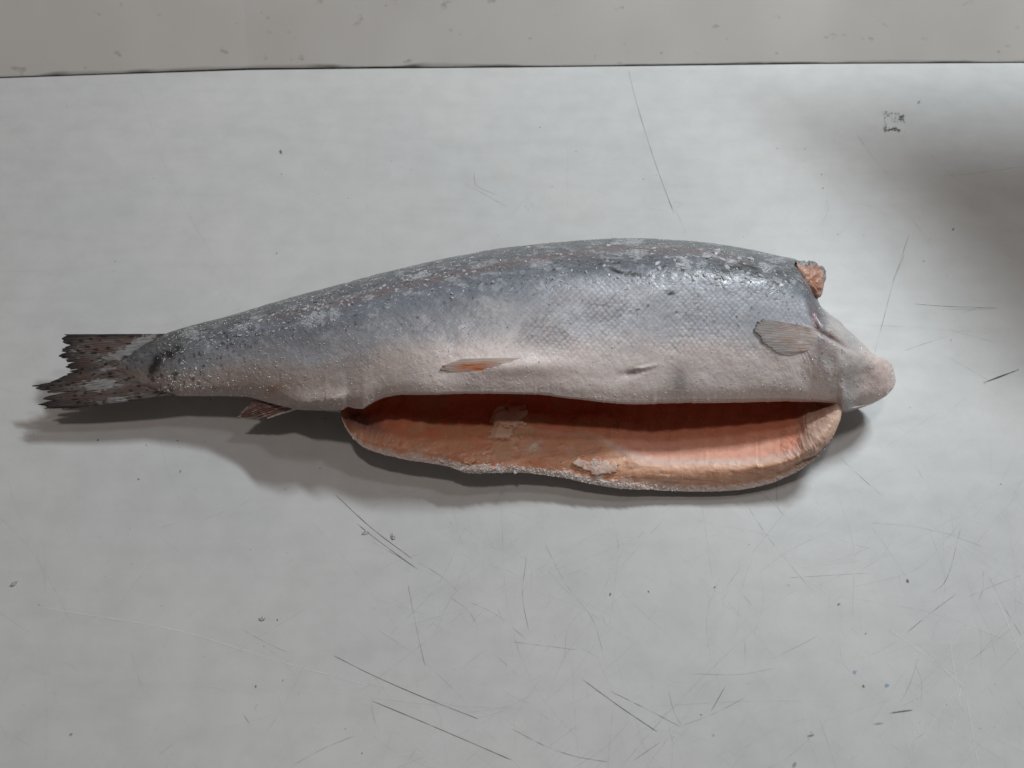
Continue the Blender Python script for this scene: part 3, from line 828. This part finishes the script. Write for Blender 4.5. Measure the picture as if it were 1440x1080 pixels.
cc = mixc(cc, (.62, .50, .44), .5*sstep(9.2, 10.4, UU)*sstep(.42, .62, m_a)*(1 - sstep(900, 1000, PXc)))
cc = mixc(cc, (.66, .47, .35), .8*scrap*(.6 + .8*m_b))
cc = mixc(cc, (.64, .53, .45), .7*cb(751, 628, 10, 9)*(.5 + m_b))
cc = mixc(cc, (.74, .61, .55), (.75*whit1 + .65*whit2)*(.55 + .8*m_b))
cc = mixc(cc, (.58, .42, .34), .75*sstep(1110, 1142, PXc + 14*(m_a - .5))*(UU > 5.5))
cc = mixc(cc, (.22, .14, .125), .8*cb(520, 600, 26, 14, .4)*(.5 + m_a) + .8*cb(495, 585, 16, 12, 0))
cc = mixc(cc, (.55, .14, .08), .5*cb(1112, 622, 14, 14)*(.4 + m_b))
dkp = sstep(.78, .84, vnoise(Xc/2.2, Rc/2.2, 58))*sstep(6.2, 7, UU)
cc = mixc(cc, (.20, .07, .05), .12*dkp)
cc = cc*(.90 + .20*m_b[..., None])
up = (1 - sstep(1.2, 2.0, UU))
cc = mixc(cc, (.60, .50, .46), up*.9*(1 - sstep(.85, 1.3, UU)*.6))
cavity = mesh_from('belly_cavity', C.reshape(-1, 3), grid_faces(len(QX), MQ, flip=nsign > 0), M_flesh, cc.reshape(-1, 3), fish)
cavity['label'] = 'orange and dark red gutted belly with a pale frosted cut edge'

# ---- neck stump where the head was cut off
NU, NVv = 90, 120
u = np.linspace(0, 1, NU)[:, None]; w = np.linspace(0, 2*np.pi, NVv)[None, :]
sxp = 1120 + 41.5*u
sT = curve([(0,365.5),(.3,367),(.6,368.5),(.82,373),(1,380)])(u[:, 0])[:, None]
sB = curve([(0,384),(.15,398),(.35,412),(.6,422),(.72,424),(.82,417),(.93,399),(1,384)])(u[:, 0])[:, None]
zc_s = curve([(0,41),(.5,41),(1,41)])(u[:, 0])[:, None]*mm
th_s = curve([(0,13),(.5,11),(.85,7),(1,1.5)])(u[:, 0])[:, None]*mm
mid = (sT + sB)/2; half = (sB - sT)/2
pyw = mid - half*np.cos(w); zw = zc_s + th_s*np.sin(w)*1.0 - (pyw - mid)/half*th_s*.3
nP = to_world(sxp + 0*w, pyw, zw)
nN = grid_normals(nP)
xs_, ys_ = sxp + 0*w, pyw
nb = fbm(xs_/6, ys_/6, 61, 4); nf = fbm(xs_/2.2, ys_/2.2, 62, 3)
sgn = np.sign(((nP - nP.mean((0, 1)))*nN).sum(-1).mean())
nP = nP + nN*sgn*((nb - .5)*2.4*mm + (nf - .5)*.8*mm)[..., None]
nc = np.zeros(nP.shape); nc[:] = (.46, .22, .145)
nc = mixc(nc, (.60, .42, .34), .7*sstep(.45, .62, nb) + .3*sstep(.5, .7, nf))
skinrim = 1 - sstep(5, 9, ys_ - sT + 5*(nb - .5))
skinrim = np.maximum(skinrim, sstep(.86, .97, u + .1*(nb - .5) + 0*w)*(1 - sstep(384, 400, ys_)))
nc = mixc(nc, (.14, .14, .14), skinrim)
nc = mixc(nc, (.55, .56, .57), .6*skinrim*sstep(.5, .65, nf))
nc = mixc(nc, (.42, .19, .13), .6*np.exp(-((xs_ - 1149)/5)**2))
stump = mesh_from('neck_flesh', nP.reshape(-1, 3), grid_faces(NU, NVv, flip=sgn < 0), M_flesh, nc.reshape(-1, 3), fish)

# ---- fins: ribbed sheets with ragged ends
def fin(name, base, tip, zb_, zt_, n_rays, thick_mm, colf, rag=.06, nu=90, nw=200, sag=0.0, notch=None, on_skin=None, lift=1.0, ridge_mm=.25, seed=1):
    w = np.linspace(0, 1, nw); uu = np.linspace(0, 1, nu)
    bx, by = np.array(base, float).T; tx, ty = np.array(tip, float).T
    pb = np.linspace(0, 1, len(bx)); pt = np.linspace(0, 1, len(tx))
    Bx, By = curve(np.c_[pb, bx])(w), curve(np.c_[pb, by])(w)
    Tx, Ty = np.interp(w, pt, tx), np.interp(w, pt, ty)
    ray = w*n_rays
    rid = np.floor(ray)
    ragn = 1.1*fbm(w*n_rays*.9 + seed, w*0, seed + 2, 3, .55) + .55*fbm(w*n_rays*4.3, w*0 + 5, seed + 4, 2) - .45
    rs = np.random.default_rng(seed)
    for wc, dp, wd in zip(rs.random(n_rays), rs.random(n_rays), rs.random(n_rays)):      # torn slits between rays
        ragn = ragn + (.5 + 1.6*dp**2)*np.exp(-np.abs(w - wc)/(.004 + .010*wd))
    ext = 1 - rag*(ragn - .25)
    q = uu[:, None]*ext[None, :]
    X = Bx[None]*(1-q) + Tx[None]*q; Y = By[None]*(1-q) + Ty[None]*q
    zbv = np.interp(w, np.linspace(0, 1, len(zb_)), zb_); ztv = np.interp(w, np.linspace(0, 1, len(zt_)), zt_)
    fr_ = ray - rid - .5
    split = 1 + 1.6*uu[:, None]                                # rays branch outwards
    rr_ = np.abs(np.sin(np.pi*ray[None]*np.where(uu[:, None] > .5, 2, 1)))
    Z = (zbv[None]*(1-q) + ztv[None]*q + sag*np.sin(np.pi*q))*mm
    if on_skin is not None:
        P0, Nn = skin_at(X.ravel(), Y.ravel())
        P0 = P0.reshape(nu, nw, 3); Nn = Nn.reshape(nu, nw, 3)
        for _ in range(14):
            for A_ in (P0, Nn):
                A_[1:-1] = (A_[:-2] + 2*A_[1:-1] + A_[2:])/4
                A_[:, 1:-1] = (A_[:, :-2] + 2*A_[:, 1:-1] + A_[:, 2:])/4
        Pm = P0 + Nn*((on_skin(q, w[None]) + ridge_mm*rr_)*mm)[..., None]
    else:
        Pm = to_world(X, Y, Z)
        Nn = grid_normals(Pm); Nn *= np.sign(Nn[..., 2].mean())
        Pm = Pm + Nn*((ridge_mm*(rr_ - .5) + .5*(fbm(X/18, Y/10, seed+5, 3) - .5))*mm)[..., None]
    N2 = grid_normals(Pm); s2 = np.sign((N2*Nn).sum(-1).mean()); N2 *= s2
    th = (thick_mm*(1 - .75*q))[..., None]*mm
    if on_skin is not None:
        low = Pm - N2*th*0 - Nn*.0012
    else:
        low = Pm - N2*th
    colr = colf(X, Y, q, np.broadcast_to(w[None], q.shape), rr_)
    f1 = grid_faces(nu, nw, flip=s2 < 0); f2 = grid_faces(nu, nw, flip=s2 > 0, off=nu*nw)
    idx = np.arange(nu*nw).reshape(nu, nw); o2 = nu*nw
    loop = np.concatenate([idx[0, :], idx[1:, -1], idx[-1, -2::-1], idx[-2:0:-1, 0]])
    nx = np.roll(loop, -1)
    side = np.stack([loop, nx, nx + o2, loop + o2], -1)
    if s2 > 0: side = side[:, ::-1]
    V = np.concatenate([Pm.reshape(-1, 3), low.reshape(-1, 3)])
    V[:, 2] = np.maximum(V[:, 2], .0003)
    return mesh_from(name, V, np.concatenate([f1, f2, side]), M_fin, np.concatenate([colr.reshape(-1, 3)]*2), fish)

def tail_col(X, Y, q, w, rr):
    n1 = fbm(X/14, Y/5, 91, 4); n2 = fbm(X/5, Y/2.2, 92, 3)
    cI = np.zeros(X.shape + (3,)); cI[:] = (.095, .078, .070)
    cI = mixc(cI, (.165, .145, .135), .75*sstep(.42, .62, n1))
    cI = mixc(cI, (.12, .065, .055), .65*sstep(.5, .66, fbm(X/20, Y/7, 93, 3)))
    cI = mixc(cI, (.035, .032, .034), .85*sstep(.70, .98, q + .12*(n1 - .5)))
    cI = mixc(cI, (.03, .025, .025), .75*(1 - sstep(.015, .06, w)) + .6*sstep(.965, .99, w))
    sp = dots(X + 3*(n2-.5), 2.0*Y + 3*(n1-.5), 11, 94, .55, 2.2, 4.6)
    cI = mixc(cI, (.02, .016, .016), .9*sp)
    cI = mixc(cI, (.025, .02, .02), .5*np.exp(-((rr)/.35)**2)*sstep(.25, .6, q)*sstep(.4, .6, fbm(X/16, Y/3, 96, 3)))
    ice = lambda px, py, rx, ry, a: np.exp(-((((X-px)*math.cos(a) + (Y-py)*math.sin(a))/rx)**2 + ((-(X-px)*math.sin(a) + (Y-py)*math.cos(a))/ry)**2))
    fr = ice(198, 481, 30, 7, -.45) + .8*ice(165, 500, 24, 6, -.25) + ice(140, 540, 26, 9, -.05) + .8*ice(160, 565, 26, 7, -.15) + .35*ice(115, 495, 22, 10, 0) + .6*ice(150, 518, 16, 4, 0)
    cI = mixc(cI, (.33, .33, .335), .75*(.55 + .7*n2)*sstep(.38, .52, fr + 1.5*(fbm(X/7, Y/2.6, 97, 5, .65) - .5))*sstep(.05, .2, fr))
    return cI*(.70 + .25*n2[..., None])
tail = fin('tail_fin', [(248,469),(240,480),(232,495),(226,510),(228,525),(236,542),(246,556)],
    [(88,470),(84,486),(82,500),(88,510),(95,519),(90,526),(74,536),(45,543),(49,556),(54,568),(60,575),(100,575)],
    [23.5, 23, 22, 22, 22, 22, 21.5], [24, 23, 22, 21, 20, 19, 18, 17, 16.5, 16], 19, 1.2, tail_col, rag=.085, nu=130, nw=420, sag=1.0, ridge_mm=.26, seed=3)

def anal_col(X, Y, q, w, rr):
    n1 = fbm(X/9, Y/4, 101, 4)
    cI = np.zeros(X.shape + (3,)); cI[:] = (.27, .17, .15)
    cI = mixc(cI, (.25, .09, .075), .7*sstep(.45, .65, n1)*sstep(.45, .7, w))
    cI = mixc(cI, (.05, .035, .035), .7*np.exp(-(rr/.22)**2)*sstep(.2, .5, q))
    cI = mixc(cI, (.62, .55, .52), .9*sstep(.90, .95, w)*(.5 + n1) + .6*sstep(.9, .97, q)*(.3 + n1) + .5*sstep(.55, .70, fbm(X/4, Y/3, 103, 3)))
    cI = mixc(cI, (.06, .03, .03), .7*np.exp(-((w - .45 - .06*(n1 - .5))/.035)**2)*sstep(.35, .6, q))
    return mixc(cI, (.40, .315, .285), 1 - sstep(.1, .5, q + .2*(n1 - .5)))
anal = fin('anal_fin', [(374,546),(396,555),(420,561),(446,566)], [(354,566),(346,574),(333,586),(345,588.5),(378,589)],
    [22, 23, 24, 25], [19, 18, 17, 17], 6, 2.2, anal_col, rag=.16, nu=90, nw=200, sag=1.5, ridge_mm=.8, seed=11)

def pel_col(X, Y, q, w, rr):
    n1 = fbm(X/10, Y/4, 111, 4)
    cI = np.zeros(X.shape + (3,)); cI[:] = (.55, .43, .385)
    cI = mixc(cI, (.46, .37, .335), sstep(.7, .9, w))
    cI = mixc(cI, (.62, .20, .085), .95*np.exp(-((X - 668)/29)**4)*(.55 + .9*sstep(.3, .6, fbm(X/14, Y/1.6, 113, 3)))*.85*sstep(.06, .2, w + .12*(n1 - .5))*(1 - sstep(.62, .85, w + .2*(n1 - .5))))
    cI = mixc(cI, (.62, .53, .49), .85*(1 - sstep(.10, .30, w + .2*(n1 - .5)))*sstep(.15, .5, q) + 0*w)
    cI = mixc(cI, (.58, .50, .45), .5*sstep(.75, .95, q))
    return mixc(cI, (.52, .43, .395), 1 - sstep(.3, .66, q + .25*(n1 - .5)))
pel = fin('pelvic_fin', [(770,502),(770,508),(764,515),(752,522)], [(648,505.5),(622,514.5),(616,520),(634,523.5),(664,524)],
    [0, 0], [0, 0], 5, 1.6, pel_col, rag=.08, nu=90, nw=90, on_skin=lambda q, w: -.9 + 1.9*sstep(.05, .7, q)*(1 - .35*q)*(1 - w)**.6 + .8*sstep(.5, 1, q)*(1 - .6*w) + .3*(1 - w), ridge_mm=.06, seed=17)

def pec_col(X, Y, q, w, rr):
    n1 = fbm(X/9, Y/4, 121, 4); n2 = fbm(X/4, Y/2.5, 122, 3)
    cI = np.zeros(X.shape + (3,)); cI[:] = (.50, .385, .35)
    cI = mixc(cI, (.42, .41, .405), sstep(.55, .85, q + .2*(n1 - .5)))
    cI = mixc(cI, (.27, .19, .165), .45*np.exp(-(rr/.4)**2)*sstep(.15, .4, q)*sstep(.3, .65, n1))
    cI = mixc(cI, (.40, .34, .32), .5*sstep(.45, .65, fbm(X/12, Y/2, 124, 3)))
    cI = mixc(cI, (.20, .185, .17), .5*sstep(.92, .99, q) + .4*(1 - sstep(.02, .07, w))*sstep(.3, .6, q))
    cI = mixc(cI, (.52, .49, .48), .55*sstep(.5, .66, fbm(X/11, Y/4, 127, 4)))
    pm = np.exp(-(((X - 1130)/20)**2 + ((Y - 472)/9)**2))
    cI = mixc(cI, (.56, .53, .51), .75*sstep(.42, .52, pm + 1.5*(fbm(X/9, Y/5, 126, 5, .6) - .5))*sstep(.03, .15, pm))
    cI = mixc(cI, (.55, .47, .44), (1 - sstep(.0, .5, q + .3*(n1 - .5))))
    return cI*(.85 + .3*n1[..., None])
pec = fin('pectoral_fin', [(1178,468),(1172,476),(1160,486),(1145,496)], [(1075,449),(1062,452),(1058,460),(1064,473),(1072,486),(1092,497),(1108,500)],
    [0, 0], [0, 0], 9, 1.6, pec_col, rag=.09, nu=120, nw=240, on_skin=lambda q, w: -.9 + 2.7*sstep(0, .45, q)*(1 - .45*q)*(.45 + .55*(1 - w)) + .45*q - .8*sstep(.8, 1, w)*(1 - q), ridge_mm=.045, seed=23)

# ---- frost: loose ice flakes and fine sparkling grains lying on the fish
FV, FF = [], []
_fn = 0
def flake(P, N, r, h, n=7):
    global _fn
    N = N/np.linalg.norm(N)
    t = np.cross(N, (0.3, .2, 1)); t /= np.linalg.norm(t); b = np.cross(N, t)
    a0 = rng.random()*6.28; asp = .45 + .5*rng.random(); tilt = rng.normal(size=2)*.25
    th = np.sort(np.linspace(0, 2*np.pi, n, endpoint=False) + rng.normal(size=n)*.18)
    rad = r*(.6 + .6*rng.random(n))
    e = [(math.cos(x)*q, math.sin(x)*q*asp) for x, q in zip(th, rad)]
    ca, sa = math.cos(a0), math.sin(a0)
    e = [(x*ca - y*sa, x*sa + y*ca) for x, y in e]
    low = [P + t*x + b*y - N*h*.4 + N*(x*tilt[0] + y*tilt[1]) for x, y in e]
    top = [P + t*x*.72 + b*y*.72 + N*(h*(.5 + .6*rng.random()) + x*tilt[0] + y*tilt[1]) for x, y in e]
    V = low + top + [P + N*h*1.1]
    FV.append(np.array(V))
    f = []
    for i in range(n):
        j = (i + 1) % n
        f += [[i, j, n + j], [i, n + j, n + i], [n + i, n + j, 2*n]]
    FF.append(np.array(f) + _fn); _fn += len(V)

def scatter_skin(cnt, fpx, fpy, rmin, rmax, hmm):
    px = np.array([fpx() for _ in range(cnt)]); py = np.array([fpy(x) for x in px])
    P, N = skin_at(px, py)
    for k in range(cnt):
        r = rmin + (rmax - rmin)*rng.random()**2.2
        flake(P[k], N[k], r*mm, hmm*mm*(.15 + .35*rng.random()), int(rng.integers(6, 10)))

hh = lambda x, a, b: k_top(x) + (k_low(x) - k_top(x))*(a + (b - a)*rng.random())
scatter_skin(520, lambda: rng.uniform(290, 1120), lambda x: hh(x, .01, .30), .2, 1.7, .45)         # back
scatter_skin(110, lambda: rng.normal(1000, 45), lambda x: hh(min(x, 1118), .03, .22), .4, 2.8, .6)   # nape
scatter_skin(110, lambda: rng.normal(590, 60), lambda x: hh(x, .02, .14), .3, 1.8, .5)
scatter_skin(45, lambda: rng.normal(445, 20), lambda x: hh(x, .05, .2), .4, 1.8, .6)
scatter_skin(150, lambda: rng.uniform(300, 1240), lambda x: hh(x, .25, .98), .2, .9, .3)
scatter_skin(70, lambda: rng.uniform(230, 300), lambda x: hh(x, .05, .95), .3, 1.6, .5)
scatter_skin(50, lambda: rng.normal(1160, 30), lambda x: hh(min(x, 1240), .3, .95), .3, 1.3, .4)
frost = mesh_from('ice_flakes', np.concatenate(FV), np.concatenate(FF), M_frost, None, fish, smooth=False)
frost['kind'] = 'stuff'

FV, FF, _fn = [], [], 0
# crumbs of rime along the lower cut edge
ic = rng.integers(14, len(QX) - 20, 420); jc = np.clip((np.searchsorted(Uc, 10.3 + .6*rng.random(420)**1.5)), 0, MQ - 2)
for a_, b_ in zip(ic, jc):
    dens = float(k_rw(QX[a_]))**1.3 * .8
    if rng.random() < dens:
        flake(C[a_, b_], NC_[a_, b_], (.3 + 1.1*rng.random()**2)*mm, (.25 + .5*rng.random())*mm, int(rng.integers(5, 9)))
for a_, b_, rr0, cnt in ((712, 598, 20, 26), (838, 655, 26, 60), (672, 656, 22, 30), (548, 619, 8, 10)):
    for _ in range(cnt):
        qx, qy = a_ + rng.normal()*rr0*.6, b_ + rng.normal()*rr0*.2
        k0 = int(np.clip(np.searchsorted(QX, qx), 2, len(QX) - 3)); m0 = np.searchsorted(Uc, 5.4)
        j0 = m0 + int(np.argmin(np.abs(PYc[k0, m0:] - qy)))
        flake(C[k0, j0], NC_[k0, j0], (.2 + .75*rng.random()**2)*mm, (.1 + .3*rng.random())*mm, int(rng.integers(5, 9)))
rv = np.concatenate(FV)
rc = np.array((.80, .71, .67)) * (.75 + .4*rng.random((len(rv), 1)))
rime = mesh_from('rime_crumbs', rv, np.concatenate(FF), M_rime, rc, fish, smooth=False)
rime['kind'] = 'stuff'

# grains: tiny octahedra, thousands
def grains(name, P, N, r, mat, gc=None):
    n = len(P)
    d = rng.normal(size=(n, 3)); d /= np.linalg.norm(d, axis=1, keepdims=True)
    e = np.cross(d, N); e /= np.maximum(np.linalg.norm(e, axis=1, keepdims=True), 1e-6); g = np.cross(d, e)
    r = r[:, None]
    c0 = P + N*r*.3
    V = np.stack([c0 + d*r, c0 - d*r*.8, c0 + e*r*.8, c0 - e*r, c0 + g*r*.9, c0 - g*r*.7], 1)
    f = np.array([[0,2,4],[2,1,4],[1,3,4],[3,0,4],[2,0,5],[1,2,5],[3,1,5],[0,3,5]])
    Fg = (np.arange(n)*6)[:, None, None] + f[None]
    o = mesh_from(name, V.reshape(-1, 3), Fg.reshape(-1, 3), mat, None if gc is None else np.tile(gc, (6*n, 1)), fish, smooth=False)
    o['kind'] = 'stuff'
    return o
ii = rng.integers(70, NS - 8, 13000); jj = rng.integers(3, NV_A - 4, 13000)
keep = rng.random(13000) < (.5 + .5*(1 - H[ii, jj]))
ii, jj = ii[keep], jj[keep]
i2 = rng.integers(4, len(QX) - 4, 2600); j2 = rng.integers(np.searchsorted(Uc, 6.2), MQ - 3, 2600)
kk = rng.random(2600) < np.where(Uc[j2] > 10, .4, np.where(QX[i2] > 860, .8, .15)); i2, j2 = i2[kk], j2[kk]
i3 = rng.integers(10, len(QX) - 10, 2200); j3 = rng.integers(np.searchsorted(Uc, 10.15), MQ - 2, 2200)
Pg = np.concatenate([S[ii, jj], C[i2, j2]]); Ng = np.concatenate([NRM[ii, jj], NC_[i2, j2]])
rg = np.concatenate([(.10 + .32*rng.random(len(ii))**4), (.10 + .22*rng.random(len(i2))**2)])*mm
k3 = rng.random(len(i3)) < k_rw(QX[i3])**1.4; i3, j3 = i3[k3], j3[k3]
grains('rime_grains', C[i3, j3], NC_[i3, j3], (.18 + .45*rng.random(len(i3))**2)*mm, M_rime, (.80, .74, .71))
M_spark = ice_mat('sparkling_rime', (.86, .88, .90), .12, 0.0)
grains('frost_grains', Pg, Ng, rg, M_spark)

# ------------------------------------------------------------------ small pieces of ice lying on the worktop
def ice_chip(px, py, r_mm, h_mm, label, ang):
    n = 9
    th = np.linspace(0, 2*np.pi, n, endpoint=False)
    rad = r_mm*mm*(.75 + .5*rng.random(n))
    ex, ey = np.cos(th)*rad, np.sin(th)*rad*.55
    x = ex*math.cos(ang) - ey*math.sin(ang); y = ex*math.sin(ang) + ey*math.cos(ang)
    low = np.c_[x, y, np.full(n, .0003)]; top = np.c_[x*.7, y*.7, h_mm*mm*(.6 + .5*rng.random(n))]
    V = np.concatenate([low, top, [[0, 0, h_mm*mm]], [[0, 0, .0003]]])
    f = []
    for i in range(n):
        j = (i + 1) % n
        f += [[i, j, n + j], [i, n + j, n + i], [n + i, n + j, 2*n], [j, i, 2*n + 1]]
    o = mesh_from('ice_chip', V, np.array(f), M_ice, None, None, smooth=False)
    w = to_world(px, py, 0.0)
    o.location = tuple(float(q) for q in w)
    o['label'] = label; o['category'] = 'ice chip'; o['group'] = 'ice chips on the worktop'
ice_chip(20, 821, 1.9, .9, 'lone clear ice chip near the left edge of the white worktop', .8)
ice_chip(553, 755, 2.1, .9, 'rounder clear ice chip in front of the slit belly, beside dark scratches', 1.9)
ice_chip(514, 749, 1.9, .6, 'thin flat ice chip lying on the dark scratch in front of the belly', .3)
ice_chip(369, 870, 1.7, .6, 'small clear ice chip at front left of the worktop, above a short scratch', .2)
